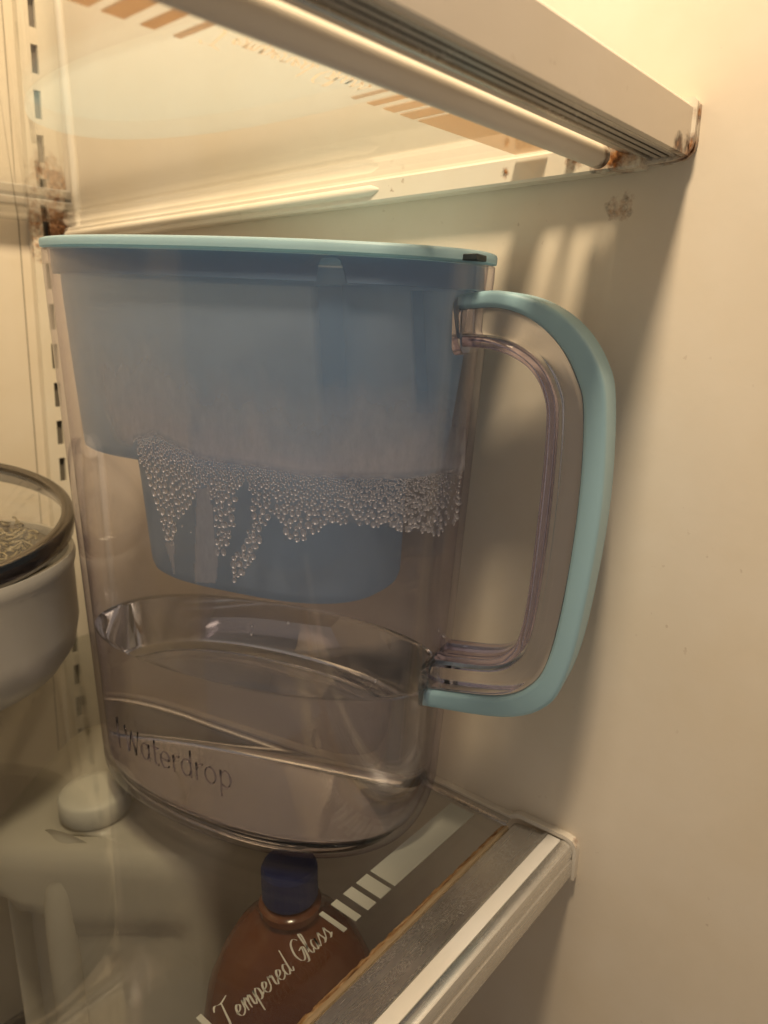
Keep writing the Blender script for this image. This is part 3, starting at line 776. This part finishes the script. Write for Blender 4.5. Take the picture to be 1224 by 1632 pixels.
lathe(bm, [((RP+.002)*U, -.034*U), ((RP+.011)*U, -.028*U), ((RP+.014)*U, .002*U), ((RP+.010)*U, .013*U), ((RP+.002)*U, .018*U), ((RP-.014)*U, .014*U), ((RP-.016)*U, .006*U), ((RP-.012)*U, -.006*U)], 72, False, False)
lathe(bm, [((RP+.002)*U, -.034*U), ((RP-.012)*U, -.006*U)], 72, False, False)
obj('lid_rim', bm, M['steel'], ldp, True, 60)
bm = bmesh.new()
lathe(bm, [((RP-.0145)*U, .006*U), (.28*U, .020*U), (.2*U, .036*U), (.1*U, .047*U), (.03*U, .051*U)], 64, False, True)
obj('lid_glass', bm, M['lid_glass'], ldp, True)
bm = bmesh.new()
lathe(bm, [(.03*U, .0515*U), (.035*U, .06*U), (.03*U, .07*U), (.06*U, .085*U), (.075*U, .105*U), (.06*U, .125*U), (.02*U, .13*U)], 40)
obj('knob', bm, M['knob'], ldp, True, 60)

# ------------------------------------------------------------------ under the lower shelf: milk jug and bottle
FZ = -2.28
mj = empty('milk_jug', V(.718, 1.48, FZ), math.radians(-54)); tag(mj, 'translucent white milk jug with handle under the lower shelf', 'jug')
def sq(h, z, e=4.0, n=96, dx=0, dy=0, hy=None):
    hy = hy or h
    return [((dx + h*math.copysign(abs(math.cos(t))**(2/e), math.cos(t))), (dy + hy*math.copysign(abs(math.sin(t))**(2/e), math.sin(t))), z) for t in [2*math.pi*(k + .5)/n for k in range(n)]]
bm = bmesh.new()
R3 = [sq(.27, FZ + .001, 5, dx=.04, dy=.16, hy=.27), sq(.29, FZ + .03, 5, dx=.04, dy=.16, hy=.285)]
R3 += [sq(.292, z, 6, dx=.04, dy=.16, hy=.29) for z in (-2.1, -2.0, -1.95, -1.9, -1.8, -1.7, -1.6, -1.5, -1.42, -1.38, -1.35, -1.32, -1.29, -1.26, -1.235, -1.19)]
R3 += [sq(.289, -1.160, 5.5, dx=.04, dy=.16, hy=.287), sq(.275, -1.140, 5, dx=.04, dy=.16, hy=.275), sq(.235, -1.131, 4.5, dx=.035, dy=.150, hy=.250), sq(.15, -1.127, 3, dx=.01, dy=.065, hy=.140), sq(.086, -1.122, 2, dy=.008), sq(.076, -1.115, 2), sq(.073, -1.095, 2)]
def hollow(x, y, z):                  # finger hollow left of the grip column and a shallow panel right of it
    if y < .0 and z < -1.20:
        f = max(0, min(1, (-1.30 - z + .25 * max(0, -x - .1)) / .05)) * max(0, min(1, (z + 1.98) / .06))
        y += .13 * f * max(0, min(1, (-.085 - x) / .03)) * max(0, min(1, (x + .26) / .05))
        y += .022 * f * max(0, min(1, (x - .0) / .03)) * max(0, min(1, (.27 - x) / .05))
    return Vector((x*U, y*U, (z - FZ)*U))
loft(bm, [[hollow(*p) for p in r] for r in R3], True, True)
obj('jug_body', bm, M['milk'], mj, True, 60)
bm = bmesh.new()
hpts = [Vector((x*U, y*U, (z - FZ)*U)) for x, y, z in smooth_line([(-.03,-.05,-1.18),(-.04,-.085,-1.205),(-.045,-.105,-1.27),(-.045,-.112,-1.42),(-.045,-.112,-1.62),(-.045,-.105,-1.85),(-.045,-.05,-1.98)], 6)]
tube(bm, hpts, [(.040 + .045 * max(0, 1 - k / 9) ** 1.5) * U for k in range(len(hpts))], 20); obj('jug_handle', bm, M['milk'], mj, True, 60)
bm = bmesh.new(); lathe(bm, [(.076*U, (-1.112-FZ)*U), (.08*U, (-1.107-FZ)*U), (.08*U, (-1.066-FZ)*U), (.074*U, (-1.058-FZ)*U), (.05*U, (-1.056-FZ)*U)], 48); obj('jug_cap', bm, M['cap_white'], mj, True, 50)

jb = empty('juice_bottle', V(.843, .948, FZ)); tag(jb, 'amber bottle with dark blue cap under the lower shelf', 'bottle')
bm = bmesh.new()
lathe(bm, [(r*U, (z-FZ)*U) for r, z in ((.15, FZ+.001), (.175, FZ+.02), (.18, FZ+.06), (.195, FZ+.06), (.195, -1.50), (.19, -1.42), (.176, -1.34), (.15, -1.275), (.115, -1.215), (.08, -1.185), (.055, -1.168), (.05, -1.13))], 64)
obj('bottle_body', bm, M['amber'], jb, True, 60)
bm = bmesh.new()
n = 72
prof = ((.055, -1.128), (.057, -1.123), (.057, -1.062), (.053, -1.053), (.03, -1.051))
loft(bm, [[Vector((r*(1 + (.004 if k % 2 else 0))*U*math.cos(2*math.pi*k/n), r*(1 + (.004 if k % 2 else 0))*U*math.sin(2*math.pi*k/n), (z-FZ)*U)) for k in range(n)] for r, z in prof], True, True)
obj('bottle_cap', bm, M['blue_cap'], jb, False)
bm = bmesh.new(); lathe(bm, [(.054*U, (-1.160-FZ)*U), (.064*U, (-1.156-FZ)*U), (.064*U, (-1.142-FZ)*U), (.054*U, (-1.134-FZ)*U)], 48); obj('neck_ring', bm, M['amber'], jb, True, 50)
